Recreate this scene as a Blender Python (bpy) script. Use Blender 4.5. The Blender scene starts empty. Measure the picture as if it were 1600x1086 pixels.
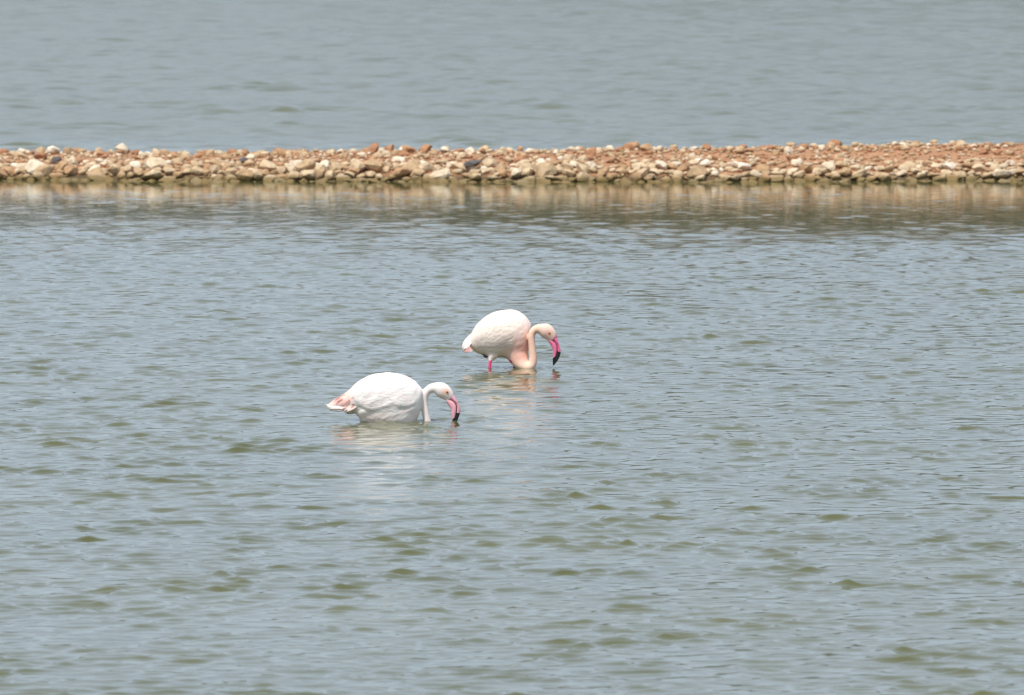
import bpy, bmesh, math, random
import numpy as np
from mathutils import Vector, Matrix
from mathutils.bvhtree import BVHTree

R = math.radians
rng = np.random.default_rng(11)
random.seed(11)
scene = bpy.context.scene
col = scene.collection

# ------------------------------------------------------------------ camera
CAM_H = 4.0
cam_d = bpy.data.cameras.new('camera')
cam_d.sensor_width = 36.0
cam_d.lens = 300.0
cam_d.clip_start = 1.0
cam_d.clip_end = 20000.0
cam_d.dof.use_dof = True
cam_d.dof.focus_distance = 62.0
cam_d.dof.aperture_fstop = 8.5
cam = bpy.data.objects.new('camera', cam_d)
cam.location = (0, 0, CAM_H)
cam.rotation_euler = (R(90 - 3.322), 0, 0)
col.objects.link(cam)
scene.camera = cam

# ------------------------------------------------------------------ sky, sun, exposure
SUN_EL, SUN_AZ = 62.0, 212.0           # azimuth clockwise from +Y (camera looks along +Y)
world = bpy.data.worlds.new('World')
scene.world = world
world.use_nodes = True
wn = world.node_tree.nodes
sky = wn.new('ShaderNodeTexSky')
sky.sky_type = 'NISHITA'
sky.sun_disc = False
sky.sun_elevation = R(SUN_EL)
sky.sun_rotation = R(SUN_AZ)
sky.air_density = 1.0
sky.dust_density = 1.0
sky.ozone_density = 1.0
# a thin bright veil of high cloud over the whole sky, with soft uneven streaks
wl = world.node_tree.links
wtc = wn.new('ShaderNodeTexCoord')
wmp = wn.new('ShaderNodeMapping')
wmp.inputs['Scale'].default_value = (1.0, 1.0, 2.5)
wl.new(wtc.outputs['Generated'], wmp.inputs['Vector'])
wnz = wn.new('ShaderNodeTexNoise')
wnz.inputs['Scale'].default_value = 2.2
wnz.inputs['Detail'].default_value = 5.0
wl.new(wmp.outputs['Vector'], wnz.inputs['Vector'])
wmr = wn.new('ShaderNodeMapRange')
wmr.inputs['From Min'].default_value = 0.3
wmr.inputs['From Max'].default_value = 0.7
wmr.inputs['To Min'].default_value = 0.70
wmr.inputs['To Max'].default_value = 0.97
wl.new(wnz.outputs['Fac'], wmr.inputs['Value'])
wmx = wn.new('ShaderNodeMix')
wmx.data_type = 'RGBA'
wl.new(wmr.outputs['Result'], wmx.inputs[0])
wl.new(sky.outputs[0], wmx.inputs[6])
wmx.inputs[7].default_value = (4.0, 4.75, 6.0, 1)
wl.new(wmx.outputs[2], wn['Background'].inputs[0])
wn['Background'].inputs[1].default_value = 0.15

sun_d = bpy.data.lights.new('sun', 'SUN')
sun_d.energy = 4.0
sun_d.angle = R(2.0)
sun_d.color = (1.0, 0.94, 0.85)
sun = bpy.data.objects.new('sun', sun_d)
sdir = Vector((math.sin(R(SUN_AZ)) * math.cos(R(SUN_EL)), math.cos(R(SUN_AZ)) * math.cos(R(SUN_EL)), math.sin(R(SUN_EL))))
sun.rotation_euler = sdir.to_track_quat('Z', 'Y').to_euler()
sun.location = (0, 20, 40)
col.objects.link(sun)

scene.render.engine = 'CYCLES'
vs = scene.view_settings
vs.view_transform = 'Standard'
vs.look = 'None'
vs.exposure = 0.12
vs.gamma = 1.0
vs.use_curve_mapping = False


# ------------------------------------------------------------------ helpers
def new_mat(name):
    m = bpy.data.materials.new(name)
    m.use_nodes = True
    nt = m.node_tree
    return m, nt, nt.nodes['Principled BSDF']


def node(nt, kind, **inp):
    n = nt.nodes.new(kind)
    for k, v in inp.items():
        if k in n.inputs:
            n.inputs[k].default_value = v
        else:
            setattr(n, k, v)
    return n


def link_obj(name, me, mat=None, parent=None, smooth=True):
    o = bpy.data.objects.new(name, me)
    col.objects.link(o)
    if mat is not None and len(me.materials) == 0:
        me.materials.append(mat)
    if parent is not None:
        o.parent = parent
    if smooth:
        me.polygons.foreach_set('use_smooth', np.ones(len(me.polygons), dtype=bool))
    return o


def mesh_np(name, verts, quads):
    verts = np.asarray(verts, dtype=np.float32)
    quads = np.asarray(quads, dtype=np.int32)
    k = quads.shape[1]
    me = bpy.data.meshes.new(name)
    me.vertices.add(len(verts))
    me.vertices.foreach_set('co', verts.ravel())
    me.loops.add(quads.size)
    me.loops.foreach_set('vertex_index', quads.ravel())
    me.polygons.add(len(quads))
    me.polygons.foreach_set('loop_start', np.arange(0, quads.size, k, dtype=np.int32))
    me.polygons.foreach_set('loop_total', np.full(len(quads), k, dtype=np.int32))
    me.update(calc_edges=True)
    return me


def smoothstep(a, b, x):
    t = np.clip((x - a) / (b - a), 0, 1)
    return t * t * (3 - 2 * t)


def vnoise(x, y, seed=0):
    """cheap value noise for numpy arrays"""
    x = np.asarray(x, dtype=float); y = np.asarray(y, dtype=float)
    xi = np.floor(x); yi = np.floor(y)
    xf = x - xi; yf = y - yi
    u = xf * xf * (3 - 2 * xf); v = yf * yf * (3 - 2 * yf)

    def h(a, b):
        s = np.sin(a * 127.1 + b * 311.7 + seed * 74.7) * 43758.5453
        return s - np.floor(s)
    return (h(xi, yi) * (1 - u) + h(xi + 1, yi) * u) * (1 - v) + (h(xi, yi + 1) * (1 - u) + h(xi + 1, yi + 1) * u) * v


def tag(o, label=None, cat=None, group=None, kind=None):
    if label: o['label'] = label
    if cat: o['category'] = cat
    if group: o['group'] = group
    if kind: o['kind'] = kind
    return o


# ------------------------------------------------------------------ the bank's shape (shared by ground, stones and wave shelter)
def shore(x):
    return 104.0 + 0.6 * (vnoise(x * 0.35, 0 * x, 3) - 0.5) + 0.35 * (vnoise(x * 1.4, 0 * x + 9, 4) - 0.5)


def crest(x):
    return 0.222 + 0.105 * smoothstep(-5.0, 5.5, x) + 0.03 * (vnoise(x * 0.6, 0 * x + 3, 5) - 0.5)


def ground(x, y):
    x = np.asarray(x, dtype=float); y = np.asarray(y, dtype=float)
    t = y - shore(x)
    c = crest(x)
    z = np.interp(t, [-3.0, -1.0, 0.0, 0.30, 0.65, 1.0, 1.5], [-0.7, -0.35, -0.05, 0.09, 0.165, 0.19, 0.19])
    z = z + (c - 0.19) * smoothstep(0.45, 2.6, t)
    fall = smoothstep(3.0, 5.4, t)
    z = z * (1 - fall) - 0.75 * fall
    z = z + 0.03 * (vnoise(x * 2.2, y * 1.5, 6) - 0.5) + 0.03 * (vnoise(x * 7, y * 5, 7) - 0.5)
    return z


# ------------------------------------------------------------------ water
FRONT = (-0.900, 60.0)     # front bird: base on the water
BACK = (-0.050, 66.2)      # rear bird
disturb = [(FRONT[0] + 0.50, FRONT[1], 0.0050, 0.10), (FRONT[0] + 0.30, FRONT[1] - .02, 0.005, 0.12),
           (BACK[0] + 0.37, BACK[1] - 0.1, 0.005, 0.07), (BACK[0] + 0.20, BACK[1] - 0.1, 0.006, 0.12), (BACK[0] - 0.12, BACK[1] - 0.06, 0.005, 0.10)]


def build_water():
    fine = [36.0]
    while fine[-1] < 330:
        y = fine[-1]
        fine.append(y + (max(0.020, 0.00055 * y) if y < 110 else 0.0013 * y))
    ys = np.array([-3000, -600, -100, 0, 20, 30, 34.0] + fine + [340, 360, 400, 480, 680, 1200, 3000, 9000.0])
    NU = 430
    u = np.linspace(-1, 1, NU)
    outer = np.array([1.3, 2.2, 5, 20, 100.0])
    uu = np.concatenate([-outer[::-1], u, outer])
    half = 2.2 + 0.072 * np.clip(ys, 36, 330)
    X = uu[None, :] * half[:, None]
    far = np.abs(uu) > 50
    X[:, far] = np.sign(uu[far])[None, :] * 9000.0
    Y = np.repeat(ys[:, None], len(uu), axis=1)
    fade = smoothstep(34, 38, Y) * (1 - smoothstep(290, 330, Y)) * (1 - smoothstep(0.86, 1.0, np.abs(uu))[None, :])
    # shelter: the air comes over the bank towards the camera, so the strip in its lee is calm
    L = 104.0 - Y
    lee = np.where(L > 0, 0.11 + 0.89 * smoothstep(9.0, 26.0, L + 3.0 * (vnoise(X * 0.25, Y * 0.2, 21) - 0.5)), 1.0)
    lee = np.where((Y > 103.9), 0.55 + 0.45 * smoothstep(108, 125, Y), lee)
    patch = (0.30 + 2.3 * vnoise(X * 3.2, Y * 2.6, 23) ** 2.5 + 0.5 * vnoise(X * 0.9, Y * 0.6, 24)) * (0.75 + 0.5 * vnoise(X * 0.22, Y * 0.10, 22))
    amp = fade * lee * patch
    dy = np.gradient(ys)
    Z = np.zeros_like(X); DX = np.zeros_like(X); DY = np.zeros_like(X)
    g = np.random.default_rng(5)
    n = 100
    lam = np.exp(g.uniform(math.log(0.10), math.log(0.8), n))
    ang = R(-90 + 6) + g.normal(0, R(36), n)
    ph = g.uniform(0, 2 * math.pi, n)
    sl = (lam / 0.5) ** 0.05 * np.exp(-0.5 * ((np.log(lam / 0.185)) / 0.55) ** 2)
    sl = sl / math.sqrt(0.5 * np.sum(sl ** 2)) * 0.094
    a0 = (ys > 33) & (ys < 335)
    Xs, Ys = X[a0], Y[a0]
    step = dy[a0][:, None]
    for i in range(n):
        k = 2 * math.pi / lam[i]
        w = (np.clip((lam[i] / step - 2.2) / 2.5, 0, 1))
        cx, cy = math.cos(ang[i]), math.sin(ang[i])
        p = (k * (cx * Xs + cy * Ys) + ph[i]).astype(np.float32)
        s = np.sin(p); c = np.cos(p)
        am = sl[i] / k
        Z[a0] += am * w * c
        DX[a0] -= am * w * cx * s
        DY[a0] -= am * w * cy * s
    Z *= amp; DX *= amp; DY *= amp
    # the open, windward side of the bank carries longer waves
    b0 = ys > 104
    b0 &= ys < 335
    openw = (smoothstep(106, 116, Y) * fade * (0.6 + 0.9 * vnoise(X * 0.9, Y * 0.5, 27) ** 2))[b0]
    Xs, Ys = X[b0], Y[b0]
    step = dy[b0][:, None]
    for i in range(64):
        lm = math.exp(g.uniform(math.log(0.38), math.log(1.5)))
        k = 2 * math.pi / lm
        th = R(-90 - 10) + g.normal(0, R(48)); p0 = g.uniform(0, 6.28)
        w = np.clip((lm / step - 2.0) / 2.0, 0, 1)
        cx, cy = math.cos(th), math.sin(th)
        p = k * (cx * Xs + cy * Ys) + p0
        am = 0.021 / k * w * openw
        Z[b0] += am * np.cos(p); DX[b0] -= am * cx * np.sin(p); DY[b0] -= am * cy * np.sin(p)
    for (cx, cy, am, lw) in disturb:
        rr = np.hypot(X - cx, Y - cy)
        Z += am * np.cos(2 * math.pi * rr / lw) * np.exp(-rr / 0.22) * (Y < 100)
    X = X + 1.3 * DX; Y = Y + 1.3 * DY
    nr, nc = X.shape
    idx = np.arange(nr * nc).reshape(nr, nc)
    q = np.stack([idx[:-1, :-1], idx[:-1, 1:], idx[1:, 1:], idx[1:, :-1]], axis=-1).reshape(-1, 4)
    me = mesh_np('water', np.stack([X, Y, Z], axis=-1).reshape(-1, 3), q)
    rough = me.attributes.new('ripple', 'FLOAT', 'POINT')
    rp_ = np.where(Y > 104, 1.1 * smoothstep(104, 114, Y), (0.30 + 0.12 * smoothstep(9.0, 18.0, L + 2.0 * (vnoise(X * 0.25, Y * 0.2, 21) - 0.5))) * (0.7 + 0.6 * vnoise(X * 0.5, Y * 0.3, 29)))
    rough.data.foreach_set('value', rp_.astype(np.float32).ravel())
    gl = me.attributes.new('gloss', 'FLOAT', 'POINT')
    gv = np.where(Y > 104, 0.05 + 0.15 * smoothstep(106, 122, Y), 0.04 + 0.04 * smoothstep(8.0, 20.0, L))
    gl.data.foreach_set('value', gv.astype(np.float32).ravel())
    m, nt, b = new_mat('lagoon water')
    b.inputs['Roughness'].default_value = 0.025
    b.inputs['IOR'].default_value = 1.333
    geo = node(nt, 'ShaderNodeNewGeometry')
    n1 = node(nt, 'ShaderNodeTexNoise', Scale=0.35, Detail=3.0)
    nt.links.new(geo.outputs['Position'], n1.inputs['Vector'])
    ramp = node(nt, 'ShaderNodeValToRGB')
    ramp.color_ramp.elements[0].position = 0.3
    ramp.color_ramp.elements[0].color = (0.072, 0.076, 0.022, 1)
    ramp.color_ramp.elements[1].position = 0.7
    ramp.color_ramp.elements[1].color = (0.092, 0.094, 0.033, 1)
    nt.links.new(n1.outputs['Fac'], ramp.inputs['Fac'])
    nt.links.new(ramp.outputs['Color'], b.inputs['Base Color'])
    # fine capillary ripples
    mp = node(nt, 'ShaderNodeMapping')
    mp.inputs['Scale'].default_value = (7.0, 9.0, 7.0)
    nt.links.new(geo.outputs['Position'], mp.inputs['Vector'])
    n2 = node(nt, 'ShaderNodeTexNoise', Scale=1.0, Detail=2.0, Roughness=0.55)
    nt.links.new(mp.outputs['Vector'], n2.inputs['Vector'])
    bump = node(nt, 'ShaderNodeBump', Strength=1.0, Distance=0.0045)
    rat = node(nt, 'ShaderNodeAttribute', attribute_name='ripple')
    hm = node(nt, 'ShaderNodeMath', operation='MULTIPLY')
    nt.links.new(n2.outputs['Fac'], hm.inputs[0]); nt.links.new(rat.outputs['Fac'], hm.inputs[1])
    nt.links.new(hm.outputs[0], bump.inputs['Height'])
    # wavelets too small to resolve far out widen the gloss
    ro = node(nt, 'ShaderNodeAttribute', attribute_name='gloss')
    nt.links.new(ro.outputs['Fac'], b.inputs['Roughness'])
    nt.links.new(bump.outputs['Normal'], b.inputs['Normal'])
    o = link_obj('water', me, m)
    tag(o, kind='structure')
    return o


build_water()


# ------------------------------------------------------------------ wooded far shore (above the frame, mirrored in the calm strip of water)
def build_far_shore():
    xs = np.concatenate([np.linspace(-2600, -160, 160), np.linspace(-150, 150, 260), np.linspace(160, 2600, 160)])
    ys = np.array([585, 596, 602, 608, 615, 622, 630, 640, 655, 675, 700, 740, 820, 950.0])
    base = np.array([-2, -0.5, 3, 6.5, 10.5, 14.5, 18.5, 22.5, 25.5, 27.0, 28.0, 27, 20, 0.0])
    X = np.repeat(xs[None, :], len(ys), axis=0)
    Y = np.repeat(ys[:, None], len(xs), axis=1) + 6 * (vnoise(X * 0.03, 0 * X, 81) - 0.5)
    H = 1.20 + 0.36 * smoothstep(-30, 25, X) + 0.10 * (vnoise(X * 0.004, 0 * X + 4, 82) - 0.5)
    Z = base[:, None] * H
    up = np.clip(base, 0, 6)[:, None] / 6
    Z = Z + up * (2.4 * (vnoise(X * 0.16, Y * 0.12, 83) - 0.5) + 1.4 * (vnoise(X * 0.5, Y * 0.3, 84) - 0.5))
    nr, nc = X.shape
    idx = np.arange(nr * nc).reshape(nr, nc)
    q = np.stack([idx[:-1, :-1], idx[:-1, 1:], idx[1:, 1:], idx[1:, :-1]], axis=-1).reshape(-1, 4)
    me = mesh_np('wooded_shore', np.stack([X, Y, Z], axis=-1).reshape(-1, 3), q)
    m, nt, b = new_mat('scrub and pines')
    geo = node(nt, 'ShaderNodeNewGeometry')
    nz = node(nt, 'ShaderNodeTexNoise', Scale=0.35, Detail=6.0, Roughness=0.7)
    nt.links.new(geo.outputs['Position'], nz.inputs['Vector'])
    rp = node(nt, 'ShaderNodeValToRGB')
    rp.color_ramp.elements[0].position = 0.35
    rp.color_ramp.elements[0].color = (0.018, 0.020, 0.009, 1)
    rp.color_ramp.elements[1].position = 0.7
    rp.color_ramp.elements[1].color = (0.060, 0.052, 0.028, 1)
    nt.links.new(nz.outputs['Fac'], rp.inputs['Fac'])
    nt.links.new(rp.outputs['Color'], b.inputs['Base Color'])
    b.inputs['Roughness'].default_value = 0.95
    bp = node(nt, 'ShaderNodeBump', Strength=1.0, Distance=1.5)
    nt.links.new(nz.outputs['Fac'], bp.inputs['Height'])
    nt.links.new(bp.outputs['Normal'], b.inputs['Normal'])
    tag(link_obj('wooded_shore', me, m), kind='structure')


build_far_shore()


# ------------------------------------------------------------------ stone bank
def stone_mat(name, use_attr):
    m, nt, b = new_mat(name)
    b.inputs['Roughness'].default_value = 0.9
    geo = node(nt, 'ShaderNodeNewGeometry')
    if use_attr:
        src = node(nt, 'ShaderNodeAttribute', attribute_name='tone').outputs['Fac']
    else:
        oi = node(nt, 'ShaderNodeObjectInfo')
        sp_ = node(nt, 'ShaderNodeSeparateColor')
        nt.links.new(oi.outputs['Color'], sp_.inputs[0])
        src = sp_.outputs[0]
    ramp = node(nt, 'ShaderNodeValToRGB')
    els = [(0.0, (0.12, 0.08, 0.05)), (0.05, (0.34, 0.16, 0.08)), (0.22, (0.41, 0.20, 0.095)), (0.40, (0.43, 0.275, 0.145)),
           (0.60, (0.50, 0.355, 0.205)), (0.82, (0.60, 0.455, 0.285)), (1.0, (0.76, 0.66, 0.51))]
    cr = ramp.color_ramp
    cr.elements[0].position, cr.elements[0].color = els[0][0], (*els[0][1], 1)
    cr.elements[1].position, cr.elements[1].color = els[-1][0], (*els[-1][1], 1)
    for p, c in els[1:-1]:
        cr.elements.new(p).color = (*c, 1)
    nt.links.new(src, ramp.inputs['Fac'])
    nz = node(nt, 'ShaderNodeTexNoise', Scale=14.0, Detail=5.0, Roughness=0.65)
    nt.links.new(geo.outputs['Position'], nz.inputs['Vector'])
    r2 = node(nt, 'ShaderNodeMapRange')
    r2.inputs['From Min'].default_value = 0.3; r2.inputs['From Max'].default_value = 0.7
    r2.inputs['To Min'].default_value = 0.62; r2.inputs['To Max'].default_value = 1.15
    nt.links.new(nz.outputs['Fac'], r2.inputs['Value'])
    mul = node(nt, 'ShaderNodeMix', data_type='RGBA', blend_type='MULTIPLY')
    mul.inputs[0].default_value = 1.0
    nt.links.new(ramp.outputs['Color'], mul.inputs[6])
    nt.links.new(r2.outputs['Result'], mul.inputs[7])
    # olive algae on the wetted foot of the stones
    sep = node(nt, 'ShaderNodeSeparateXYZ')
    nt.links.new(geo.outputs['Position'], sep.inputs[0])
    n3 = node(nt, 'ShaderNodeTexNoise', Scale=5.0, Detail=2.0)
    nt.links.new(geo.outputs['Position'], n3.inputs['Vector'])
    add = node(nt, 'ShaderNodeMath', operation='MULTIPLY_ADD')
    add.inputs[1].default_value = -0.09
    nt.links.new(n3.outputs['Fac'], add.inputs[0]); nt.links.new(sep.outputs['Z'], add.inputs[2])
    r3 = node(nt, 'ShaderNodeMapRange')
    r3.inputs['From Min'].default_value = -0.002; r3.inputs['From Max'].default_value = 0.036
    r3.inputs['To Min'].default_value = 0.85; r3.inputs['To Max'].default_value = 0.0
    nt.links.new(add.outputs[0], r3.inputs['Value'])
    mx = node(nt, 'ShaderNodeMix', data_type='RGBA')
    nt.links.new(r3.outputs['Result'], mx.inputs[0])
    nt.links.new(mul.outputs[2], mx.inputs[6])
    mx.inputs[7].default_value = (0.15, 0.10, 0.028, 1)
    nt.links.new(mx.outputs[2], b.inputs['Base Color'])
    bump = node(nt, 'ShaderNodeBump', Strength=0.5, Distance=0.015)
    nt.links.new(nz.outputs['Fac'], bump.inputs['Height'])
    nt.links.new(bump.outputs['Normal'], b.inputs['Normal'])
    return m


M_STONE = stone_mat('pale limestone', False)
M_GRAVEL = stone_mat('gravel limestone', True)
m, nt, b = new_mat('dark stone')
b.inputs['Roughness'].default_value = 0.85
nz = node(nt, 'ShaderNodeTexNoise', Scale=9.0, Detail=4.0)
rp = node(nt, 'ShaderNodeValToRGB')
rp.color_ramp.elements[0].color = (0.045, 0.042, 0.042, 1)
rp.color_ramp.elements[1].color = (0.14, 0.125, 0.115, 1)
nt.links.new(nz.outputs['Fac'], rp.inputs['Fac'])
nt.links.new(rp.outputs['Color'], b.inputs['Base Color'])
M_DARK = m

m, nt, b = new_mat('red brown earth')
b.inputs['Roughness'].default_value = 0.95
geo = node(nt, 'ShaderNodeNewGeometry')
nz = node(nt, 'ShaderNodeTexNoise', Scale=6.0, Detail=6.0, Roughness=0.7)
nt.links.new(geo.outputs['Position'], nz.inputs['Vector'])
rp = node(nt, 'ShaderNodeValToRGB')
rp.color_ramp.elements[0].position = 0.3
rp.color_ramp.elements[0].color = (0.25, 0.115, 0.05, 1)
rp.color_ramp.elements[1].position = 0.7
rp.color_ramp.elements[1].color = (0.46, 0.24, 0.12, 1)
nt.links.new(nz.outputs['Fac'], rp.inputs['Fac'])
sep = node(nt, 'ShaderNodeSeparateXYZ')
nt.links.new(geo.outputs['Position'], sep.inputs[0])
r3 = node(nt, 'ShaderNodeMapRange')
r3.inputs['From Min'].default_value = 0.04; r3.inputs['From Max'].default_value = 0.10
r3.inputs['To Min'].default_value = 0.95; r3.inputs['To Max'].default_value = 0.0
nt.links.new(sep.outputs['Z'], r3.inputs['Value'])
wet = node(nt, 'ShaderNodeMix', data_type='RGBA')
nt.links.new(r3.outputs['Result'], wet.inputs[0])
nt.links.new(rp.outputs['Color'], wet.inputs[6])
wet.inputs[7].default_value = (0.085, 0.060, 0.026, 1)
nt.links.new(wet.outputs[2], b.inputs['Base Color'])
bp = node(nt, 'ShaderNodeBump', Strength=0.7, Distance=0.03)
nt.links.new(nz.outputs['Fac'], bp.inputs['Height'])
nt.links.new(bp.outputs['Normal'], b.inputs['Normal'])
M_EARTH = m


def rock_mesh(seed, rough=0.5, subdiv=2):
    """an angular, chipped rock of unit radius, 80 triangles"""
    g = np.random.default_rng(seed)
    bm = bmesh.new()
    bmesh.ops.create_icosphere(bm, subdivisions=subdiv, radius=1.0)
    co = np.array([v.co[:] for v in bm.verts])
    for _ in range(int(7 + 5 * rough)):
        d = g.normal(0, 1, 3); d /= np.linalg.norm(d)
        cut = g.uniform(0.45, 0.82)
        dist = co @ d
        over = dist > cut
        co[over] -= np.outer(dist[over] - cut, d) * 0.92
    co *= 1 + g.normal(0, 0.05, (len(co), 1))
    co /= np.abs(co).max(axis=0)
    for v, c in zip(bm.verts, co):
        v.co = c
    me = bpy.data.meshes.new('stone')
    bm.to_mesh(me); bm.free()
    return me


ROCKS = [rock_mesh(100 + i) for i in range(16)]
for r_ in ROCKS:
    r_.materials.append(M_STONE)


def build_bank():
    xs = np.concatenate([[-4000, -400, -80, -40, -25], np.linspace(-18, 18, 420), [25, 40, 80, 400, 4000]])
    ts = np.concatenate([np.linspace(-1.4, 3.6, 70), [4.2, 4.8, 5.4, 6.5]])
    X = np.repeat(xs[None, :], len(ts), axis=0)
    Y = ts[:, None] + shore(X)
    Z = ground(X, Y)
    nr, nc = X.shape
    idx = np.arange(nr * nc).reshape(nr, nc)
    q = np.stack([idx[:-1, :-1], idx[:-1, 1:], idx[1:, 1:], idx[1:, :-1]], axis=-1).reshape(-1, 4)
    me = mesh_np('gravel_bank', np.stack([X, Y, Z], axis=-1).reshape(-1, 3), q)
    bank = link_obj('gravel_bank', me, M_EARTH)
    tag(bank, kind='structure')
    # ---- stones: (x, t, half sizes, tone)
    g = np.random.default_rng(77)
    placed = []

    def row(t0, tj, s_lo, s_hi, gap, x0=-14.0, x1=14.0, flat=0.55, sink=0.25, tone=(0.35, 1.0)):
        x = x0
        while x < x1:
            right = smoothstep(-1.0, 3.5, np.array(x))
            s = g.uniform(s_lo, s_hi) * (1 - 0.12 * right) * (1.35 if g.random() < 0.10 else 1.0)
            if g.random() < 0.2:
                s *= 0.6
            x += s * gap * g.uniform(0.85, 1.25)
            t = t0 + g.normal(0, tj)
            f = flat * g.uniform(0.75, 1.35) * (1 - 0.18 * right)
            placed.append((x, t, s, s * g.uniform(0.7, 1.1), s * f, sink, g.uniform(*tone)))
            x += s * gap * 0.75

    row(-0.30, 0.10, 0.045, 0.085, 2.6, sink=0.1, flat=0.5, tone=(0.3, 0.8))
    row(-0.07, 0.05, 0.06, 0.105, 0.78, sink=0.2, flat=0.55, tone=(0.3, 0.9))
    row(0.08, 0.05, 0.06, 0.125, 0.76, flat=0.62, sink=0.2, tone=(0.34, 0.9))
    row(0.24, 0.05, 0.06, 0.125, 0.76, flat=0.62, sink=0.2, tone=(0.34, 0.92))
    row(0.40, 0.06, 0.06, 0.12, 0.78, flat=0.62, sink=0.2, tone=(0.34, 1.0))
    row(0.58, 0.07, 0.05, 0.11, 0.9, flat=0.60, tone=(0.3, 1.0))
    row(0.80, 0.10, 0.04, 0.09, 1.2, flat=0.5, tone=(0.12, 1.0))
    for k in range(950):      # scattered over the top
        x = g.uniform(-14, 14); t = g.uniform(0.75, 3.0)
        s = 0.032 + 0.04 * g.random() ** 2 + (0.05 * g.random() if g.random() < 0.22 else 0)
        placed.append((x, t, s, s * g.uniform(0.7, 1.1), s * g.uniform(0.4, 0.75), 0.15, g.uniform(0.06, 1.0)))
    row(2.5, 0.14, 0.035, 0.08, 1.25, flat=0.6, sink=0.1, tone=(0.1, 1.0))
    row(2.8, 0.14, 0.035, 0.08, 1.6, flat=0.6, sink=0.1, tone=(0.1, 1.0))
    small = []
    for k in range(8000):     # pebbles
        x = g.uniform(-14, 14); t = g.uniform(0.1, 3.3)
        s = g.uniform(0.012, 0.034)
        small.append((x, t, s, s * g.uniform(0.7, 1.1), s * g.uniform(0.5, 0.8), 0.1, g.uniform(0.04, 0.95)))

    inview = [p for p in placed if abs(p[0]) < 6.9]
    # those that show largest: size weighted, nearest rows first
    inview.sort(key=lambda p: -(p[2] * p[4]) * (1.0 if p[1] < 1.8 else 1.2))
    single = inview[:292]
    ids = set(id(p) for p in single)
    rest = [p for p in placed if id(p) not in ids] + small

    def place(p):
        x, t, sx, sy, sz, sink, tone = p
        y = float(shore(np.array(x))) + t
        z = max(float(ground(x, y)), -0.05) + sz * (1 - 2 * sink) * 0.9
        return x, y, z
    for i, p in enumerate(single):
        me = ROCKS[g.integers(len(ROCKS))]
        o = bpy.data.objects.new('stone', me)
        col.objects.link(o)
        o.parent = bank
        o.location = place(p)
        o.color = (p[6], p[6], p[6], 1)
        o.scale = (p[2], p[3], p[4])
        o.rotation_euler = (g.normal(0, 0.2), g.normal(0, 0.3), g.normal(0, 0.6))
    # dark stones one can pick out in the photograph
    for (x, t, sx, sy, sz, dz, lab) in [(-5.62, 0.80, 0.085, 0.07, 0.055, 0.0, 'dark grey stone beside a white boulder'),
                                  (-3.32, 1.05, 0.095, 0.07, 0.04, 0.0, 'dark bluish grey stone on the upper edge'),
                                  (-0.48, 0.42, 0.12, 0.09, 0.04, 0.08, 'flat dark grey stone lying on a pale one')]:
        me = rock_mesh(int(900 + x * 10)); me.materials.append(M_DARK)
        o = bpy.data.objects.new('stone', me)
        col.objects.link(o); o.parent = bank
        y = float(shore(np.array(x))) + t
        o.location = (x, y, float(ground(x, y)) + sz * 0.6 + dz)
        o.scale = (sx, sy, sz); o.rotation_euler = (0.1, -0.1, 0.2)
        o['label'] = lab
    # the rest joined
    base = [np.array([v.co[:] for v in r_.vertices]) for r_ in ROCKS]
    faces = [np.array([p.vertices[:] for p in r_.polygons]) for r_ in ROCKS]
    tiny = [rock_mesh(300 + i, 0.5, 1) for i in range(8)]
    n_big = len(base)
    base += [np.array([v.co[:] for v in r_.vertices]) for r_ in tiny]
    faces += [np.array([p.vertices[:] for p in r_.polygons]) for r_ in tiny]
    V, F, T = [], [], []
    off = 0
    for p in rest:
        k = int(g.integers(n_big)) if p[2] > 0.036 else n_big + int(g.integers(8))
        s = np.array([p[2], p[3], p[4]])
        rot = np.array(Matrix.Rotation(g.normal(0, 1.2), 3, 'Z') @ Matrix.Rotation(g.normal(0, 0.25), 3, 'X'))
        V.append((base[k] * s) @ rot.T + np.array(place(p)))
        F.append(faces[k] + off)
        T.append(np.full(len(base[k]), p[6]))
        off += len(base[k])
    me = mesh_np('gravel', np.concatenate(V), np.concatenate(F))
    at = me.attributes.new('tone', 'FLOAT', 'POINT')
    at.data.foreach_set('value', np.concatenate(T).astype(np.float32))
    o = link_obj('gravel', me, M_GRAVEL, bank, smooth=False)
    tag(o, kind='stuff')


build_bank()


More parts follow.
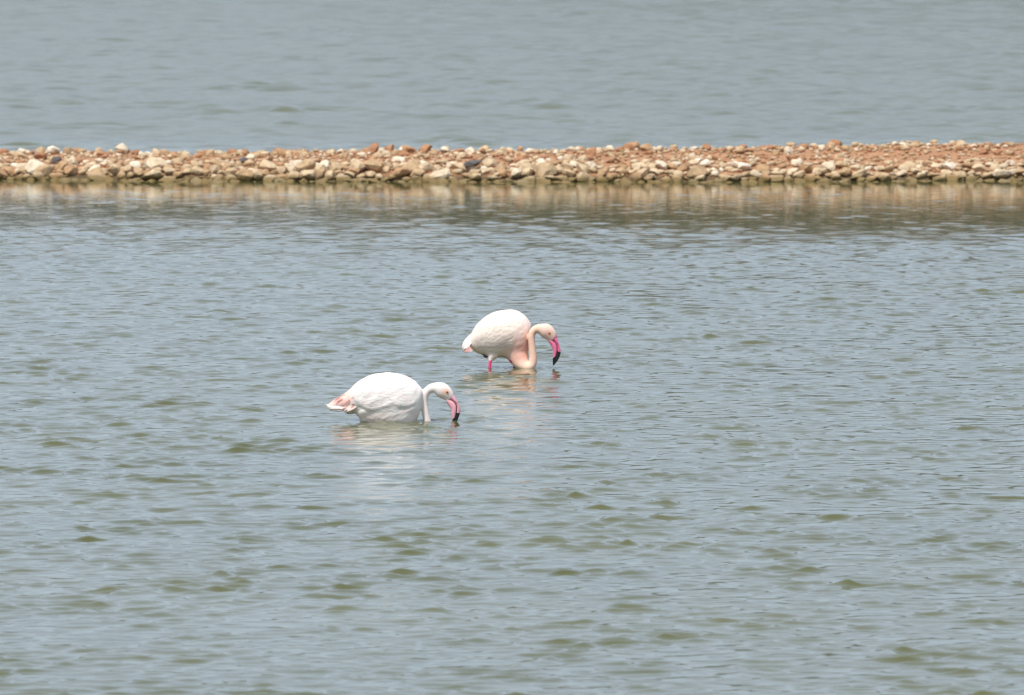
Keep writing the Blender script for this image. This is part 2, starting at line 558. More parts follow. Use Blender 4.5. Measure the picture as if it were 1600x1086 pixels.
# ------------------------------------------------------------------ flamingos
def plumage_mat(name, sss=0.12):
    m, nt, b = new_mat(name)
    a = node(nt, 'ShaderNodeAttribute', attribute_name='tint')
    nz = node(nt, 'ShaderNodeTexNoise', Scale=38.0, Detail=4.0, Roughness=0.6)
    tc = node(nt, 'ShaderNodeTexCoord')
    mp = node(nt, 'ShaderNodeMapping')
    mp.inputs['Scale'].default_value = (0.5, 1.0, 1.4)
    mp.inputs['Rotation'].default_value = (0, R(-25), 0)
    nt.links.new(tc.outputs['Object'], mp.inputs['Vector'])
    nt.links.new(mp.outputs['Vector'], nz.inputs['Vector'])
    r2 = node(nt, 'ShaderNodeMapRange')
    r2.inputs['From Min'].default_value = 0.3; r2.inputs['From Max'].default_value = 0.7
    r2.inputs['To Min'].default_value = 0.93; r2.inputs['To Max'].default_value = 1.03
    nt.links.new(nz.outputs['Fac'], r2.inputs['Value'])
    mul = node(nt, 'ShaderNodeMix', data_type='RGBA', blend_type='MULTIPLY')
    mul.inputs[0].default_value = 1.0
    nt.links.new(a.outputs['Color'], mul.inputs[6])
    nt.links.new(r2.outputs['Result'], mul.inputs[7])
    nt.links.new(mul.outputs[2], b.inputs['Base Color'])
    b.inputs['Roughness'].default_value = 0.75
    b.inputs['Specular IOR Level'].default_value = 0.2
    b.inputs['Subsurface Weight'].default_value = sss
    b.inputs['Subsurface Radius'].default_value = (0.02, 0.014, 0.010)
    b.inputs['Subsurface Scale'].default_value = 0.6
    bump = node(nt, 'ShaderNodeBump', Strength=0.14, Distance=0.005)
    nt.links.new(nz.outputs['Fac'], bump.inputs['Height'])
    nt.links.new(bump.outputs['Normal'], b.inputs['Normal'])
    return m


def plain_mat(name, c, rough=0.4, spec=0.4):
    m, nt, b = new_mat(name)
    nz = node(nt, 'ShaderNodeTexNoise', Scale=90.0, Detail=3.0)
    tc = node(nt, 'ShaderNodeTexCoord')
    nt.links.new(tc.outputs['Object'], nz.inputs['Vector'])
    rp = node(nt, 'ShaderNodeValToRGB')
    rp.color_ramp.elements[0].position = 0.3
    rp.color_ramp.elements[0].color = (*[v * 0.85 for v in c], 1)
    rp.color_ramp.elements[1].position = 0.7
    rp.color_ramp.elements[1].color = (*[min(1, v * 1.1) for v in c], 1)
    nt.links.new(nz.outputs['Fac'], rp.inputs['Fac'])
    nt.links.new(rp.outputs['Color'], b.inputs['Base Color'])
    b.inputs['Roughness'].default_value = rough
    b.inputs['Specular IOR Level'].default_value = spec
    return m


M_PLUME = plumage_mat('flamingo plumage')
M_BLACK = plain_mat('black horn', (0.012, 0.011, 0.012), 0.3, 0.5)
M_PUPIL = plain_mat('pupil', (0.01, 0.008, 0.008), 0.15, 0.5)
M_IRIS = plain_mat('orange iris', (0.50, 0.17, 0.04), 0.3, 0.5)


def ring_tube(bm, pts, radii, yscale=1.0, n=20, sub=6):
    """closed tube through pts (x,y,z) with radii in the x-z plane and radius*yscale sideways; Catmull-Rom smoothed"""
    P = np.array(pts, dtype=float); Rr = np.array(radii, dtype=float)
    ys = np.array(yscale if hasattr(yscale, '__len__') else [yscale] * len(pts), dtype=float)
    D = np.column_stack([P, Rr, ys])
    D = catmull(D, sub)
    rings = []
    for i in range(len(D)):
        a = D[max(i - 1, 0), :3]; c = D[min(i + 1, len(D) - 1), :3]
        t = (c - a) / (np.linalg.norm(c - a) + 1e-9)
        side = np.array([0, 1.0, 0]); side -= t * side.dot(t); side /= np.linalg.norm(side)
        up = np.cross(side, t)
        ring = []
        for k in range(n):
            th = 2 * math.pi * k / n
            ring.append(bm.verts.new(D[i, :3] + D[i, 3] * (math.cos(th) * up + D[i, 4] * math.sin(th) * side)))
        rings.append(ring)
    bridge(bm, rings)


def catmull(D, sub):
    out = []
    n = len(D)
    for i in range(n - 1):
        p0 = D[max(i - 1, 0)]; p1 = D[i]; p2 = D[i + 1]; p3 = D[min(i + 2, n - 1)]
        for s in range(sub):
            t = s / sub
            out.append(0.5 * ((2 * p1) + (-p0 + p2) * t + (2 * p0 - 5 * p1 + 4 * p2 - p3) * t * t + (-p0 + 3 * p1 - 3 * p2 + p3) * t ** 3))
    out.append(D[-1])
    return np.array(out)


def bridge(bm, rings):
    n = len(rings[0])
    for a, b_ in zip(rings[:-1], rings[1:]):
        for k in range(n):
            bm.faces.new((a[k], a[(k + 1) % n], b_[(k + 1) % n], b_[k]))
    bm.faces.new(rings[0][::-1]); bm.faces.new(rings[-1])


def loft_x(bm, st, n=28, sub=4):
    """torso: stations (x, ztop, zbot, halfwidth, ycentre)"""
    D = catmull(np.array(st, dtype=float), sub)
    rings = []
    for x, zt, zb, w, yc in D:
        ring = []
        zc = (zt + zb) / 2; h = abs(zt - zb) / 2
        for k in range(n):
            th = 2 * math.pi * k / n
            c, s = math.cos(th), math.sin(th)
            # shoulders a little fuller above the middle
            ring.append(bm.verts.new((x, yc + w * math.copysign(abs(s) ** 0.92, s) * (1 + 0.06 * c), zc + h * c)))
        rings.append(ring)
    bridge(bm, rings)


def remeshed(bm, name, voxel, smooth_it):
    bmesh.ops.recalc_face_normals(bm, faces=bm.faces[:])
    me = bpy.data.meshes.new(name + '_raw')
    bm.to_mesh(me); bm.free()
    o = bpy.data.objects.new(name + '_raw', me)
    col.objects.link(o)
    r_ = o.modifiers.new('r', 'REMESH'); r_.mode = 'VOXEL'; r_.voxel_size = voxel
    s_ = o.modifiers.new('s', 'SMOOTH'); s_.factor = 0.5; s_.iterations = smooth_it
    dg = bpy.context.evaluated_depsgraph_get()
    out = bpy.data.meshes.new_from_object(o.evaluated_get(dg))
    out.name = name
    bpy.data.objects.remove(o)
    bpy.data.meshes.remove(me)
    return out


def relax(me, weight, iters):
    """smooth the masked part of a mesh so that joined forms flow into each other"""
    co = verts_np(me)
    e = np.empty(len(me.edges) * 2, dtype=np.int32); me.edges.foreach_get('vertices', e); e = e.reshape(-1, 2)
    a = np.concatenate([e[:, 0], e[:, 1]]); b_ = np.concatenate([e[:, 1], e[:, 0]])
    n = len(co)
    deg = np.maximum(np.bincount(a, minlength=n), 1)
    w = weight[:, None] * 0.6
    for _ in range(iters):
        avg = np.column_stack([np.bincount(a, weights=co[b_, k], minlength=n) / deg for k in range(3)])
        co = co * (1 - w) + avg * w
    me.vertices.foreach_set('co', co.astype(np.float32).ravel()); me.update()


def set_tint(me, cols):
    at = me.color_attributes.new('tint', 'FLOAT_COLOR', 'POINT')
    c4 = np.ones((len(me.vertices), 4), dtype=np.float32)
    c4[:, :3] = cols
    at.data.foreach_set('color', c4.ravel())


def verts_np(me):
    a = np.empty(len(me.vertices) * 3, dtype=np.float32)
    me.vertices.foreach_get('co', a)
    return a.reshape(-1, 3).astype(float)


def mixc(a, b_, f):
    return a * (1 - f[:, None]) + np.asarray(b_)[None, :] * f[:, None]


def mandible(name, outer, inner, widths, yc, mat, parent, t0=0.0, t1=1.0, n=14, sub=8, grow=1.0):
    """a half of the bill: elliptical rings between an outer and an inner curve in the bird's plane"""
    A = catmull(np.column_stack([outer, inner, widths]), sub)
    lo = int(round(t0 * (len(A) - 1))); hi = int(round(t1 * (len(A) - 1)))
    A = A[lo:hi + 1]
    bm = bmesh.new()
    rings = []
    for ox, oz, ix, iz, w in A:
        c = np.array([(ox + ix) / 2, (oz + iz) / 2]); h = np.array([ox - ix, oz - iz]) / 2 * grow
        ring = []
        for k in range(n):
            th = 2 * math.pi * k / n
            p = c + h * math.cos(th)
            ring.append(bm.verts.new((p[0], yc + grow * w * math.sin(th), p[1])))
        rings.append(ring)
    bridge(bm, rings)
    bmesh.ops.recalc_face_normals(bm, faces=bm.faces[:])
    me = bpy.data.meshes.new(name)
    bm.to_mesh(me); bm.free()
    return link_obj(name, me, mat, parent)


def tube_obj(name, pts, radii, mat, parent, n=8, sub=5, ysc=1.0):
    bm = bmesh.new()
    ring_tube(bm, pts, radii, ysc, n, sub)
    bmesh.ops.recalc_face_normals(bm, faces=bm.faces[:])
    me = bpy.data.meshes.new(name)
    bm.to_mesh(me); bm.free()
    return link_obj(name, me, mat, parent)


def ball(name, c, r, mat, parent, sc=(1, 1, 1)):
    bm = bmesh.new()
    bmesh.ops.create_uvsphere(bm, u_segments=16, v_segments=10, radius=r)
    for v in bm.verts:
        v.co = (c[0] + v.co.x * sc[0], c[1] + v.co.y * sc[1], c[2] + v.co.z * sc[2])
    me = bpy.data.meshes.new(name)
    bm.to_mesh(me); bm.free()
    return link_obj(name, me, mat, parent)


def feather_geo(length, width, curl, ns=5, tip=0.5):
    """one vane: root at the origin, lying along +x, z up, with a raised shaft; returns verts, quads"""
    V, Q = [], []
    for i in range(ns + 1):
        t = i / ns
        w = width * (0.45 + 0.55 * math.sin(min(1, t / 0.55) * math.pi / 2)) * (1 - max(0, (t - tip) / (1 - tip)) ** 2.2 * 0.93)
        for j, sy in enumerate((-1, -0.5, 0, 0.5, 1)):
            V.append((length * t - abs(sy) * 0.10 * length * t, sy * w, -0.18 * width * sy * sy + curl * t * t))
    for i in range(ns):
        for j in range(4):
            a = i * 5 + j
            Q.append((a, a + 1, a + 6, a + 5))
    return np.array(V), np.array(Q)


def lay_feathers(name, bvh, spots, parent, mat, seed, lift=0.0012, joined=True):
    """spots: (x, y, z, dirvec, length, width, colour)"""
    g = np.random.default_rng(seed)
    V, Q, C = [], [], []
    off = 0
    out = []
    for (p, d, ln, wd, c, lf) in spots:
        loc, nor, _, _ = bvh.find_nearest(Vector(p))
        d = Vector(d); d = d - nor * d.dot(nor)
        if d.length < 1e-4:
            continue
        d.normalize()
        side = nor.cross(d)
        v, q = feather_geo(ln, wd, 0.0)
        # wrap on the surface: follow nearest point for each vertex
        W = []
        for a in v:
            pos = loc + d * a[0] + side * a[1]
            l2, n2, _, _ = bvh.find_nearest(pos)
            t = a[0] / ln
            W.append(l2 + n2 * (lift + lf * t + a[2] * 0.25))
        W = np.array([w[:] for w in W])
        V.append(W); Q.append(q + off); C.append(np.tile(np.asarray(c), (len(W), 1)))
        off += len(W)
    me = mesh_np(name, np.concatenate(V), np.concatenate(Q))
    set_tint(me, np.concatenate(C))
    o = link_obj(name, me, mat, parent)
    return o


def free_feather(name, root, tipv, width, colour, parent, mat, droop=0.0, roll=0.0, thick=0.004, tip=0.45, ns=7):
    """a single large feather standing off the body, with thickness"""
    root = Vector(root); tipv = Vector(tipv)
    d = (tipv - root); ln = d.length; d.normalize()
    up = Vector((0, -math.cos(roll), math.sin(roll)))
    up = (up - d * up.dot(d)).normalized()
    side = up.cross(d)
    v, q = feather_geo(ln, width, 0.0, ns, tip)
    top = np.array([(root + d * a[0] + side * a[1] + up * (a[2] + 0.0) + Vector((0, 0, -droop * (a[0] / ln) ** 2)))[:] for a in v])
    bot = top - np.array(up[:]) * thick
    n = len(top)
    Q = [tuple(r_) for r_ in q] + [tuple((r_ + n)[::-1]) for r_ in q]
    # rim
    rows = ns + 1
    rim = [i * 5 for i in range(rows)] + [(rows - 1) * 5 + j for j in range(1, 5)] + [i * 5 + 4 for i in range(rows - 2, -1, -1)] + [3, 2, 1]
    for a, b_ in zip(rim, rim[1:] + rim[:1]):
        Q.append((b_, a, a + n, b_ + n))
    me = mesh_np(name, np.concatenate([top, bot]), np.array(Q))
    set_tint(me, np.tile(np.asarray(colour), (2 * n, 1)))
    return link_obj(name, me, mat, parent)


WHITE = np.array([0.89, 0.825, 0.775])
PINKW = np.array([0.86, 0.70, 0.66])


def build_front():
    root = bpy.data.objects.new('flamingo', None)
    root.empty_display_size = 0.3
    col.objects.link(root)
    root.location = (FRONT[0], FRONT[1], 0.003)
    tag(root, 'whiter flamingo nearer the camera, bill tip dipped in the water, body sitting low', 'flamingo', 'flamingos feeding in the lagoon')
    S = 0.0045
    fx = lambda px: (px - 600) * S
    fz = lambda py: (656.5 - py) * S
    P = lambda px, py, y=0.0: (fx(px), y, fz(py))
    bm = bmesh.new()
    st = [(534, 617, 640, .03), (541, 611.6, 642, .055), (551, 603.6, 645, .085), (558, 598.2, 651, .102), (564, 594.0, 661, .114), (577, 586.9, 668, .135),
          (592, 583.2, 677, .148), (607, 582.4, 682, .153), (621, 584.0, 684, .150), (634, 587.6, 680, .138), (644, 592.6, 670, .120),
          (651, 597.8, 657, .100), (656, 603.0, 643, .078), (659, 607.2, 629, .050), (660.6, 611.5, 621, .022)]
    loft_x(bm, [(fx(a), fz(b1), fz(c), w, 0.0) for a, b1, c, w in st])
    # tail root
    ring_tube(bm, [P(566, 632), P(548, 627), P(532, 629.5), P(519, 633.2), P(511, 635.5)], [14 * S, 14.0 * S, 10.8 * S, 6.2 * S, 2.8 * S], [.8, 1.0, 1.2, 1.3, 1.3])
    # neck and head as one sweep
    ring_tube(bm, [P(636, 664), P(650, 684), P(663, 686), P(669, 672), P(667.2, 658), P(664.4, 643), P(662.4, 626), P(664.3, 615.5), P(670.0, 608.2), P(679, 605.6), P(688, 608.2), P(694.5, 612.2), P(700, 617.5), P(703.6, 622)],
              [16 * S, 11 * S, 8.0 * S, 6.6 * S, 6.1 * S, 5.9 * S, 6.0 * S, 6.2 * S, 6.7 * S, 8.2 * S, 11.7 * S, 11.5 * S, 9.5 * S, 7.0 * S],
              [1, 1, 1, 1, 1, 1, 1, 1, .95, .85, .70, .68, .62, .55])
    # legs, under the water
    for yy in (-0.06, 0.06):
        ring_tube(bm, [P(604, 668, yy), P(603, 690, yy), P(606, 740, yy), P(605, 790, yy)], [.03, .014, .011, .010], n=10)
    me = remeshed(bm, 'body', 0.0045, 9)
    co = verts_np(me)
    px = co[:, 0] / S + 600; py = 656.5 - co[:, 2] / S
    c = np.tile(WHITE, (len(co), 1))
    f = vnoise(px * 0.06, py * 0.08, 31)
    c = mixc(c, (0.87, 0.74, 0.69), 0.75 * smoothstep(0.35, 0.75, f) * smoothstep(592, 610, py))
    c = mixc(c, (0.87, 0.46, 0.38), 0.8 * smoothstep(558, 538, px) * smoothstep(638, 627, py))
    # face flush and bare orange skin before the eye
    c = mixc(c, (0.86, 0.60, 0.50), 0.75 * np.exp(-(((px - 694) / 7) ** 2 + ((py - 612) / 8) ** 2)))
    c = mixc(c, (0.84, 0.52, 0.36), 0.55 * np.exp(-(((px - 688) / 6) ** 2 + ((py - 622) / 5) ** 2)) * (px > 675))
    c = mixc(c, (0.80, 0.36, 0.20), 0.95 * np.exp(-(((px - 698.3) / 3.1) ** 2 + ((py - 612) / 2.6) ** 2)))
    c = mixc(c, (0.85, 0.36, 0.42), smoothstep(703, 707, px + 0.5 * (py - 620)) * (px > 690))
    c = mixc(c, (0.75, 0.12, 0.22), 1.0 * (py > 692) * (px < 630))
    # soft contour relief of the folded wing
    nrm = np.empty(len(co) * 3, dtype=np.float32); me.vertices.foreach_get('normal', nrm); nrm = nrm.reshape(-1, 3)
    torso = smoothstep(655, 645, px) * smoothstep(545, 556, px)
    a_ = np.radians(28)
    uu = (px * math.cos(a_) - py * math.sin(a_)); vv = (px * math.sin(a_) + py * math.cos(a_))
    rel = 0.0028 * (vnoise(uu * 0.055, vv * 0.12, 41) - 0.5) * 2 + 0.0012 * (vnoise(uu * 0.13, vv * 0.28, 42) - 0.5) * 2
    # the wing bulges over the flank along a curve
    edge = 637 - 0.0055 * (px - 600) ** 2 + 5 * np.sin(px * 0.09)
    rel += 0.008 * smoothstep(4, -4, py - edge) - 0.004
    co2 = co + nrm * (rel * torso)[:, None]
    me.vertices.foreach_set('co', co2.astype(np.float32).ravel()); me.update()
    set_tint(me, c)
    body = link_obj('body', me, M_PLUME, root)
    finish_bird(root, me, 'front', P, S, fx, fz)
    # small contour feathers laid over the back and the wing
    g = np.random.default_rng(8)
    bvh = BVHTree.FromPolygons([v.co[:] for v in me.vertices], [p.vertices[:] for p in me.polygons])
    spots = []
    for r_ in range(13):                       # rows along the folded wing, front rows laid last
        for q_ in range(9):
            for sd in (-1, 1):
                x = 566 + 6.3 * r_ + g.uniform(-1.5, 1.5)
                v = (q_ + (0.5 if r_ % 2 else 0) + g.uniform(-.15, .15)) / 8.5
                topz = 584 + 0.0052 * (x - 606) ** 2
                zt = topz + 5 + v * (640 - topz - 5 - 0.004 * (x - 606) ** 2)
                d = (532 - x, 0, -(632 - zt) * 1.0)
                c1 = WHITE * g.uniform(0.95, 1.0) if g.random() < 0.7 else (WHITE * 0.6 + np.array([0.86, 0.70, 0.66]) * 0.4)
                spots.append((P(x, zt, sd * (0.03 + 0.12 * v)), d, g.uniform(0.06, 0.10), g.uniform(0.014, 0.020), c1, 0.0008))
    o = lay_feathers('contour_feathers', bvh, spots, root, M_PLUME, 1)
    o['kind'] = 'stuff'
    # pink coverts that show at the rear of the folded wing
    for k in range(16):
        t = k / 15.0; q = g.random()
        a, b1 = 541 + 20 * t + g.uniform(-2, 2), 615.5 + 13 * t + g.uniform(-1.5, 3) + 2 * q
        ln = g.uniform(15, 24)
        cc = np.array([0.86, 0.44, 0.35]) * (1 - q) + np.array([0.88, 0.72, 0.66]) * q
        cc = cc * (1 - 0.5 * t * t) + WHITE * 0.5 * t * t
        free_feather('covert_feather', P(a, b1, -.028 - .062 * t), P(a - ln, b1 + ln * g.uniform(.5, .68), -.024 - .05 * t), g.uniform(.009, .015), cc, root, M_PLUME, roll=g.uniform(.1, .45), tip=0.35)
    for (a, b1, a2, b2, y) in [(535, 621, 523, 628.5, -.062), (546, 623, 538, 630, -.078), (553, 629, 548, 634.5, -.09), (531, 619, 520, 625.5, -.045)]:
        free_feather('flight_feather', P(a, b1, y), P(a2, b2, y + .006), .0028, (0.42, 0.17, 0.14), root, M_PLUME, roll=0.3)
    # two dark flight feathers peeping below
    for (a, b1, a2, b2) in [(556, 634.5, 541, 637), (553, 636.5, 546, 639)]:
        free_feather('flight_feather', P(a, b1, -.07), P(a2, b2, -.065), .006, (0.03, 0.025, 0.03), root, M_PLUME, roll=0.3)
    # white tail tuft
    for k in range(22):
        y = g.uniform(-.065, .05)
        t = g.uniform(0, 1)
        free_feather('tail_feather', P(538 + 6 * t, 634 + 5 * t, y), P(505.5 + 9 * t + 3 * g.random(), 631 + 9 * t, y * 1.3), g.uniform(.006, .012), WHITE * g.uniform(.90, 1.0) * np.array([1, .97, .96]), root, M_PLUME,
                     droop=0.004, roll=g.uniform(0.4, 1.3), tip=0.55)
    for k in range(12):
        t = k / 11
        free_feather('tail_feather', P(568 - 6 * t, 637 + 4 * t, -.035 + .02 * t), P(536 + 9 * g.random(), 641 + 5 * t, -.055 + .03 * t), g.uniform(.007, .012), WHITE * g.uniform(.9, 1.0), root, M_PLUME, roll=0.8, tip=0.5)
    # loose wisps at the tail
    for k in range(14):
        t = g.random(); y = g.uniform(-.06, .03)
        free_feather('tail_feather', P(520 + 14 * t, 632 + 6 * t, y), P(504 + 15 * t + g.uniform(-2, 2), 629.5 + 12 * t + g.uniform(-1.5, 1.5), y - .01), g.uniform(.0025, .005), WHITE, root, M_PLUME, roll=g.uniform(.2, 1.2), thick=.0015, tip=0.3)
    # bill
    outer = np.array([P(706.3, 613.5), P(711, 620.5), P(715.5, 628.5), P(718.6, 635), P(719.4, 640.5), P(717.6, 648), P(714.6, 656), P(711.5, 661)])[:, [0, 2]]
    mouth = np.array([P(698.6, 621.5), P(703.5, 623.5), P(709, 627), P(712.6, 633), P(713.3, 639.5), P(712.2, 646.5), P(710.3, 654), P(708.8, 660)])[:, [0, 2]]
    low = np.array([P(697.3, 628.2), P(700.6, 633), P(703.4, 638), P(704.8, 643), P(705.2, 647), P(705.9, 651.5), P(706.8, 656.5), P(707.6, 661)])[:, [0, 2]]
    build_bill(root, outer, mouth, low, 0.0, (0.83, 0.38, 0.44), (0.86, 0.43, 0.48), 0.66, 0.80)
    eyes(root, P(698.6, 611.8), 0.0, 0.0315)
    return root


def build_bill(root, outer, mouth, low, yc, cu, cl, ku, kl):
    mu = plain_mat('pink upper bill', cu, 0.35, 0.45)
    ml = plain_mat('pink lower bill', cl, 0.35, 0.45)
    wu = np.array([.019, .017, .0145, .0125, .011, .009, .0065, .003])
    wl = np.array([.019, .0175, .016, .0145, .013, .0105, .007, .003])
    gap = 0.0012
    dirn = outer - mouth; dirn /= np.linalg.norm(dirn, axis=1)[:, None]
    up = mandible('upper_bill', outer, mouth + dirn * gap, wu, yc, mu, root, 0, ku + 0.04)
    mandible('bill_tip', outer, mouth + dirn * gap, wu, yc, M_BLACK, up, ku, 1.0, grow=1.05)
    dirn = low - mouth; dirn /= np.linalg.norm(dirn, axis=1)[:, None]
    lo = mandible('lower_bill', low, mouth + dirn * gap, wl, yc, ml, root, 0, kl + 0.04)
    mandible('bill_tip', low, mouth + dirn * gap, wl, yc, M_BLACK, lo, kl, 1.0, grow=1.05)
    # dark line where the two halves meet, on both sides
    for s in (-1, 1):
        pts = [(m_[0], yc + s * w * 0.30, m_[1]) for m_, w in zip(mouth[1:], wu[1:])]
        tube_obj('mouth_edge', pts, [.0012, .0022, .003, .0035, .0035, .003, .002], M_BLACK, lo, ysc=1.3)
        q = [outer[k] * 0.60 + mouth[k] * 0.40 for k in (1, 2, 3)]
        q = [q[0] * .4 + q[1] * .6, q[1] * 0.9 + q[2] * .1, q[1] * .45 + q[2] * .55]
        tube_obj('nostril', [(a[0], yc + s * w, a[1]) for a, w in zip(q, (.0145, .0135, .0122))], [.0010, .0018, .0010], M_BLACK, up, sub=3)


def eyes(root, c, yc, half):
    for s in (-1, 1):
        e = ball('eye', (c[0], yc + s * half, c[2]), 0.0085, M_IRIS, root, (1, 0.55, 1))
        ball('pupil', (c[0] + 0.0008, yc + s * (half + 0.0037), c[2]), 0.0036, M_PUPIL, e, (1, 0.5, 1))


def finish_bird(*a):
    pass


def build_back():
    root = bpy.data.objects.new('flamingo', None)
    root.empty_display_size = 0.3
    col.objects.link(root)
    root.location = (BACK[0], BACK[1], 0)
    tag(root, 'peach tinted flamingo farther back, body raised on pink legs, bill tip above the water', 'flamingo', 'flamingos feeding in the lagoon')
    S = 0.004966
    fx = lambda px: (px - 790) * S
    fz = lambda py: (573.0 - py) * S
    P = lambda px, py, y=0.0: (fx(px), y, fz(py))
    bm = bmesh.new()
    st = [(733.5, 527, 538, .03), (736, 520.5, 543.5, .06), (740, 512.5, 546.8, .085), (747, 503.0, 550.8, .115), (757, 494.0, 555, .145), (769, 487.8, 558.5, .165),
          (782, 483.9, 557.5, .175), (796, 482.0, 558.5, .178), (807, 483.4, 563, .170), (815, 487.3, 565, .155), (821.5, 492.6, 558, .130), (826, 498.0, 546, .100), (829.3, 503.0, 528, .064), (830.8, 506.8, 516, .03)]
    loft_x(bm, [(fx(a), fz(b1), fz(c), w, 0.03) for a, b1, c, w in st])
    # rump and tail
    ring_tube(bm, [P(748, 529, .03), P(737, 533, .03), P(729, 538.5, .02), P(724.5, 545, .01)], [16 * S, 11 * S, 7.5 * S, 3.5 * S], [1.2, 1.2, 1.2, 1.1])
    # neck and head
    ring_tube(bm, [P(799, 528, .02), P(806.5, 547, -.012), P(813.5, 562, -.052), P(821.5, 570.3, -.085), P(829.5, 569.5, -.10), P(833, 560, -.10), P(832.3, 547, -.10), P(831.0, 534, -.10), P(830.3, 523, -.10), P(832.4, 516, -.10), P(837.0, 511.8, -.10), P(844, 511.3, -.10), P(851.5, 513.6, -.10), P(857, 517.5, -.10), P(861.5, 523, -.10), P(864.5, 528, -.10)],
              [25 * S, 20 * S, 13.8 * S, 9.0 * S, 7.4 * S, 6.5 * S, 5.9 * S, 5.6 * S, 5.7 * S, 5.7 * S, 6.3 * S, 8.5 * S, 11.7 * S, 11.2 * S, 9.2 * S, 7.0 * S],
              [1, 1, 1, 1, 1, 1, 1, 1, 1, 1, .95, .85, .70, .66, .62, .55])
    # legs
    ring_tube(bm, [P(773, 544, -.02), P(768.5, 555, -.045), P(766.4, 561, -.06), P(765.6, 567, -.064), P(765.2, 580, -.066), P(764, 640, -.07), P(763, 690, -.07)], [.060, .040, .0150, .0128, .0125, .012, .012], n=12)
    ring_tube(bm, [P(801, 545, .07), P(803.2, 557, .075), P(803.8, 563, .075), P(804.0, 567, .075), P(804, 580, .075), P(804, 640, .075), P(805, 690, .075)], [.050, .022, .0118, .0110, .0110, .011, .011], n=12)
    me = remeshed(bm, 'body', 0.0045, 9)
    co = verts_np(me)
    px = co[:, 0] / S + 790; py = 573.0 - co[:, 2] / S
    relax(me, smoothstep(778, 792, px) * smoothstep(827, 815, px) * smoothstep(520, 535, py) * smoothstep(570, 560, py) * (co[:, 1] < 0.045), 110)
    co = verts_np(me)
    px = co[:, 0] / S + 790; py = 573.0 - co[:, 2] / S
    c = np.tile(np.array([0.89, 0.755, 0.655]), (len(co), 1))
    f = vnoise(px * 0.05, py * 0.06, 51)
    c = mixc(c, (0.86, 0.72, 0.66), 0.6 * smoothstep(0.4, 0.8, f))
    breast = smoothstep(782, 818, px + 0.35 * (py - 530)) * smoothstep(492, 545, py)
    c = mixc(c, (0.85, 0.45, 0.35), 0.9 * breast)
    nk = catmull(np.array([P(813.5, 562.5, -.05), P(821.5, 570.3, -.085), P(829.5, 569.5, -.10), P(833, 560, -.10), P(832.3, 547, -.10), P(831.0, 534, -.10), P(830.3, 523, -.10), P(832.4, 516, -.10), P(837.0, 511.8, -.10), P(844, 511.3, -.10)]), 5)
    dn = np.min(np.linalg.norm(co[:, None, :] - nk[None, :, :], axis=2), axis=1)
    c = mixc(c, (0.86, 0.57, 0.44), smoothstep(0.046, 0.036, dn))
    c = mixc(c, (0.86, 0.60, 0.46), smoothstep(556, 566, py) * (px > 803))
    c = mixc(c, (0.87, 0.62, 0.50), 0.9 * smoothstep(838, 846, px))
    c = mixc(c, (0.88, 0.68, 0.52), 0.6 * smoothstep(566, 574, py) * (px > 800))
    c = mixc(c, (0.86, 0.52, 0.46), 0.7 * np.exp(-(((px - 855) / 6) ** 2 + ((py - 519) / 7) ** 2)) * (px > 838))
    c = mixc(c, (0.84, 0.34, 0.16), 0.95 * np.exp(-(((px - 858.2) / 2.8) ** 2 + ((py - 517.5) / 2.4) ** 2)) * (px > 838))
    c = mixc(c, (0.85, 0.20, 0.34), smoothstep(863.5, 867.5, px + 0.5 * (py - 525)) * (px > 850))
    legs = smoothstep(560.0, 561.5, py) * (px < 800) + (smoothstep(563, 565, py) * (px < 808) * (px > 796) * (co[:, 1] > 0.055))
    c = mixc(c, (0.80, 0.07, 0.20), np.clip(legs, 0, 1))
    nrm = np.empty(len(co) * 3, dtype=np.float32); me.vertices.foreach_get('normal', nrm); nrm = nrm.reshape(-1, 3)
    torso = smoothstep(828, 815, px) * smoothstep(738, 746, px) * smoothstep(560, 552, py) * (co[:, 1] > -0.3)
    a_ = np.radians(40)
    uu = (px * math.cos(a_) - py * math.sin(a_)); vv = (px * math.sin(a_) + py * math.cos(a_))
    rel = 0.0025 * (vnoise(uu * 0.05, vv * 0.12, 61) - 0.5) * 2 + 0.001 * (vnoise(uu * 0.13, vv * 0.3, 62) - 0.5) * 2
    co2 = co + nrm * (rel * torso)[:, None]
    me.vertices.foreach_set('co', co2.astype(np.float32).ravel()); me.update()
    set_tint(me, c)
    link_obj('body', me, M_PLUME, root)
    g = np.random.default_rng(9)
    bvh = BVHTree.FromPolygons([v.co[:] for v in me.vertices], [p.vertices[:] for p in me.polygons])
    spots = []
    for r_ in range(11):
        for q_ in range(9):
            for sd in (-1, 1):
                x = 748 + 5.2 * r_ + g.uniform(-1.2, 1.2)
                v = (q_ + (0.5 if r_ % 2 else 0) + g.uniform(-.15, .15)) / 8.5
                topz = 485 + 0.0075 * (x - 796) ** 2
                zt = topz + 4 + v * (544 - topz - 4)
                d = (736 - x, 0, -(546 - zt))
                f_ = 0.35 * float(smoothstep(770, 805, np.array(x))) * v
                c1 = np.array([0.89, 0.755, 0.655]) * (1 - f_) + np.array([0.86, 0.55, 0.46]) * f_
                spots.append((P(x, zt, sd * (0.03 + 0.14 * v)), d, g.uniform(0.055, 0.09), g.uniform(0.013, 0.019), c1 * g.uniform(0.96, 1.0), 0.0007))
    o = lay_feathers('contour_feathers', bvh, spots, root, M_PLUME, 2)
    o['kind'] = 'stuff'
    # tail tuft and folded wing tips
    for k in range(9):
        t = k / 8
        free_feather('tail_feather', P(738 - 2 * t, 529 + 9 * t, -.03 + .01 * k), P(722.5 + 4 * t + g.uniform(-1, 1), 543 + 6.5 * t, -.03 + .012 * k), .018, np.array([.87, .78, .74]) * g.uniform(.96, 1), root, M_PLUME,
                     droop=0.01, roll=g.uniform(.3, 1.0), tip=0.5)
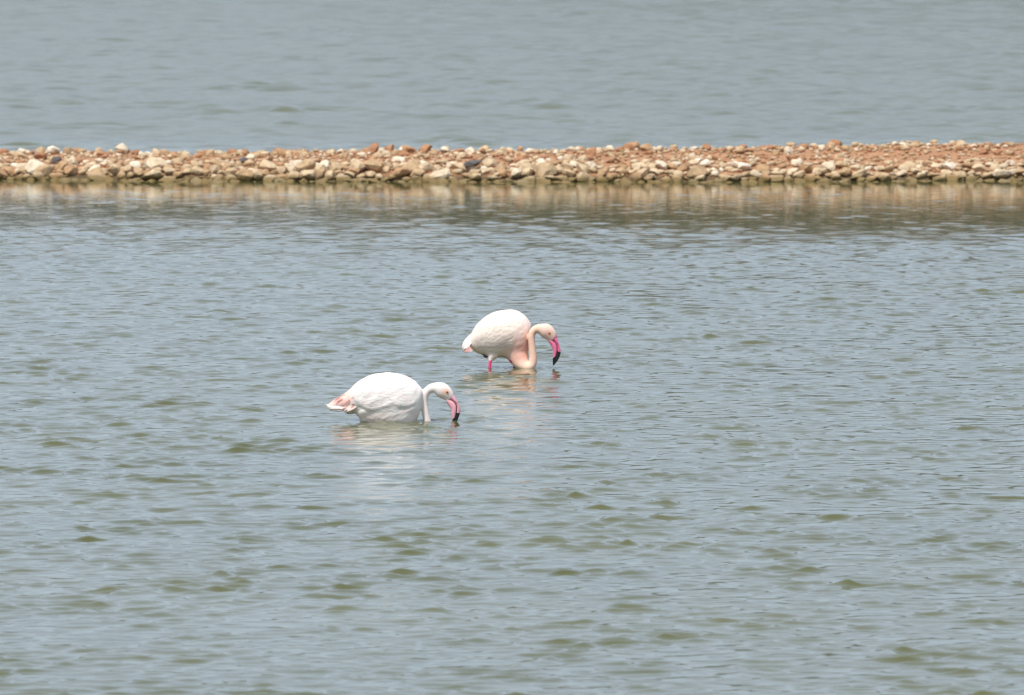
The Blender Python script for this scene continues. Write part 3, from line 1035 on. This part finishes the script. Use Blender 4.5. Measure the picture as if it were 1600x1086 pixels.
    for k in range(5):
        free_feather('covert_feather', P(735 + 1 * k, 538 + 1.6 * k, -.055), P(723 + 2.4 * k, 549.8 - k * .4, -.05), .0055, np.array([0.82, 0.42, 0.38]) * (1 - .12 * k) + WHITE * .12 * k, root, M_PLUME, roll=0.3)
    for (a, b1, a2, b2) in [(764, 556, 751, 549.5), (762, 557.5, 754, 553)]:
        free_feather('flight_feather', P(a, b1, -.06), P(a2, b2, -.075), .006, (0.03, 0.025, 0.03), root, M_PLUME, roll=0.2)
    outer = np.array([P(868.0, 519.5), P(871, 527), P(873.5, 535), P(875.5, 541.5), P(876.0, 547.5), P(874.0, 555.5), P(870.0, 562.5), P(865.0, 568.6)])[:, [0, 2]]
    mouth = np.array([P(858.8, 526.0), P(864, 528.5), P(868, 532.5), P(870.4, 538.5), P(870.7, 545), P(869.4, 552), P(866.6, 559.5), P(864.6, 567.8)])[:, [0, 2]]
    low = np.array([P(857.3, 531.5), P(860.2, 535.5), P(862.8, 541), P(864.0, 546), P(864.0, 551), P(863.8, 556), P(863.7, 562), P(863.8, 567.6)])[:, [0, 2]]
    build_bill(root, outer, mouth, low, -0.10, (0.84, 0.17, 0.32), (0.86, 0.20, 0.34), 0.57, 0.73)
    eyes(root, P(858.5, 517.4), -0.10, 0.0345)
    return root


build_front()
build_back()

# ------------------------------------------------------------------ drops falling from the rear bird's bill
m, nt, b = new_mat('water drop')
b.inputs['Base Color'].default_value = (0.9, 0.95, 0.95, 1)
b.inputs['Transmission Weight'].default_value = 1.0
b.inputs['Roughness'].default_value = 0.02
b.inputs['IOR'].default_value = 1.333
bx, bz = BACK[0] + (864.6 - 790) * 0.004966, 0.018
drip = [(0, 0, 0.004), (0.0005, 0, -0.006), (0, 0, -0.013), (0.001, 0, -0.020), (0.0005, 0, -0.028), (0.0015, 0, -0.036), (0.001, 0, -0.042)]
o = tube_obj('water_drip', drip, [.0012, .0016, .0034, .0013, .0030, .0036, .0012], m, None)
o.location = (bx, BACK[1] - 0.10, 0.024)
tag(o, 'thin thread of clear water drops falling from the rear flamingo bill tip', 'water drip')
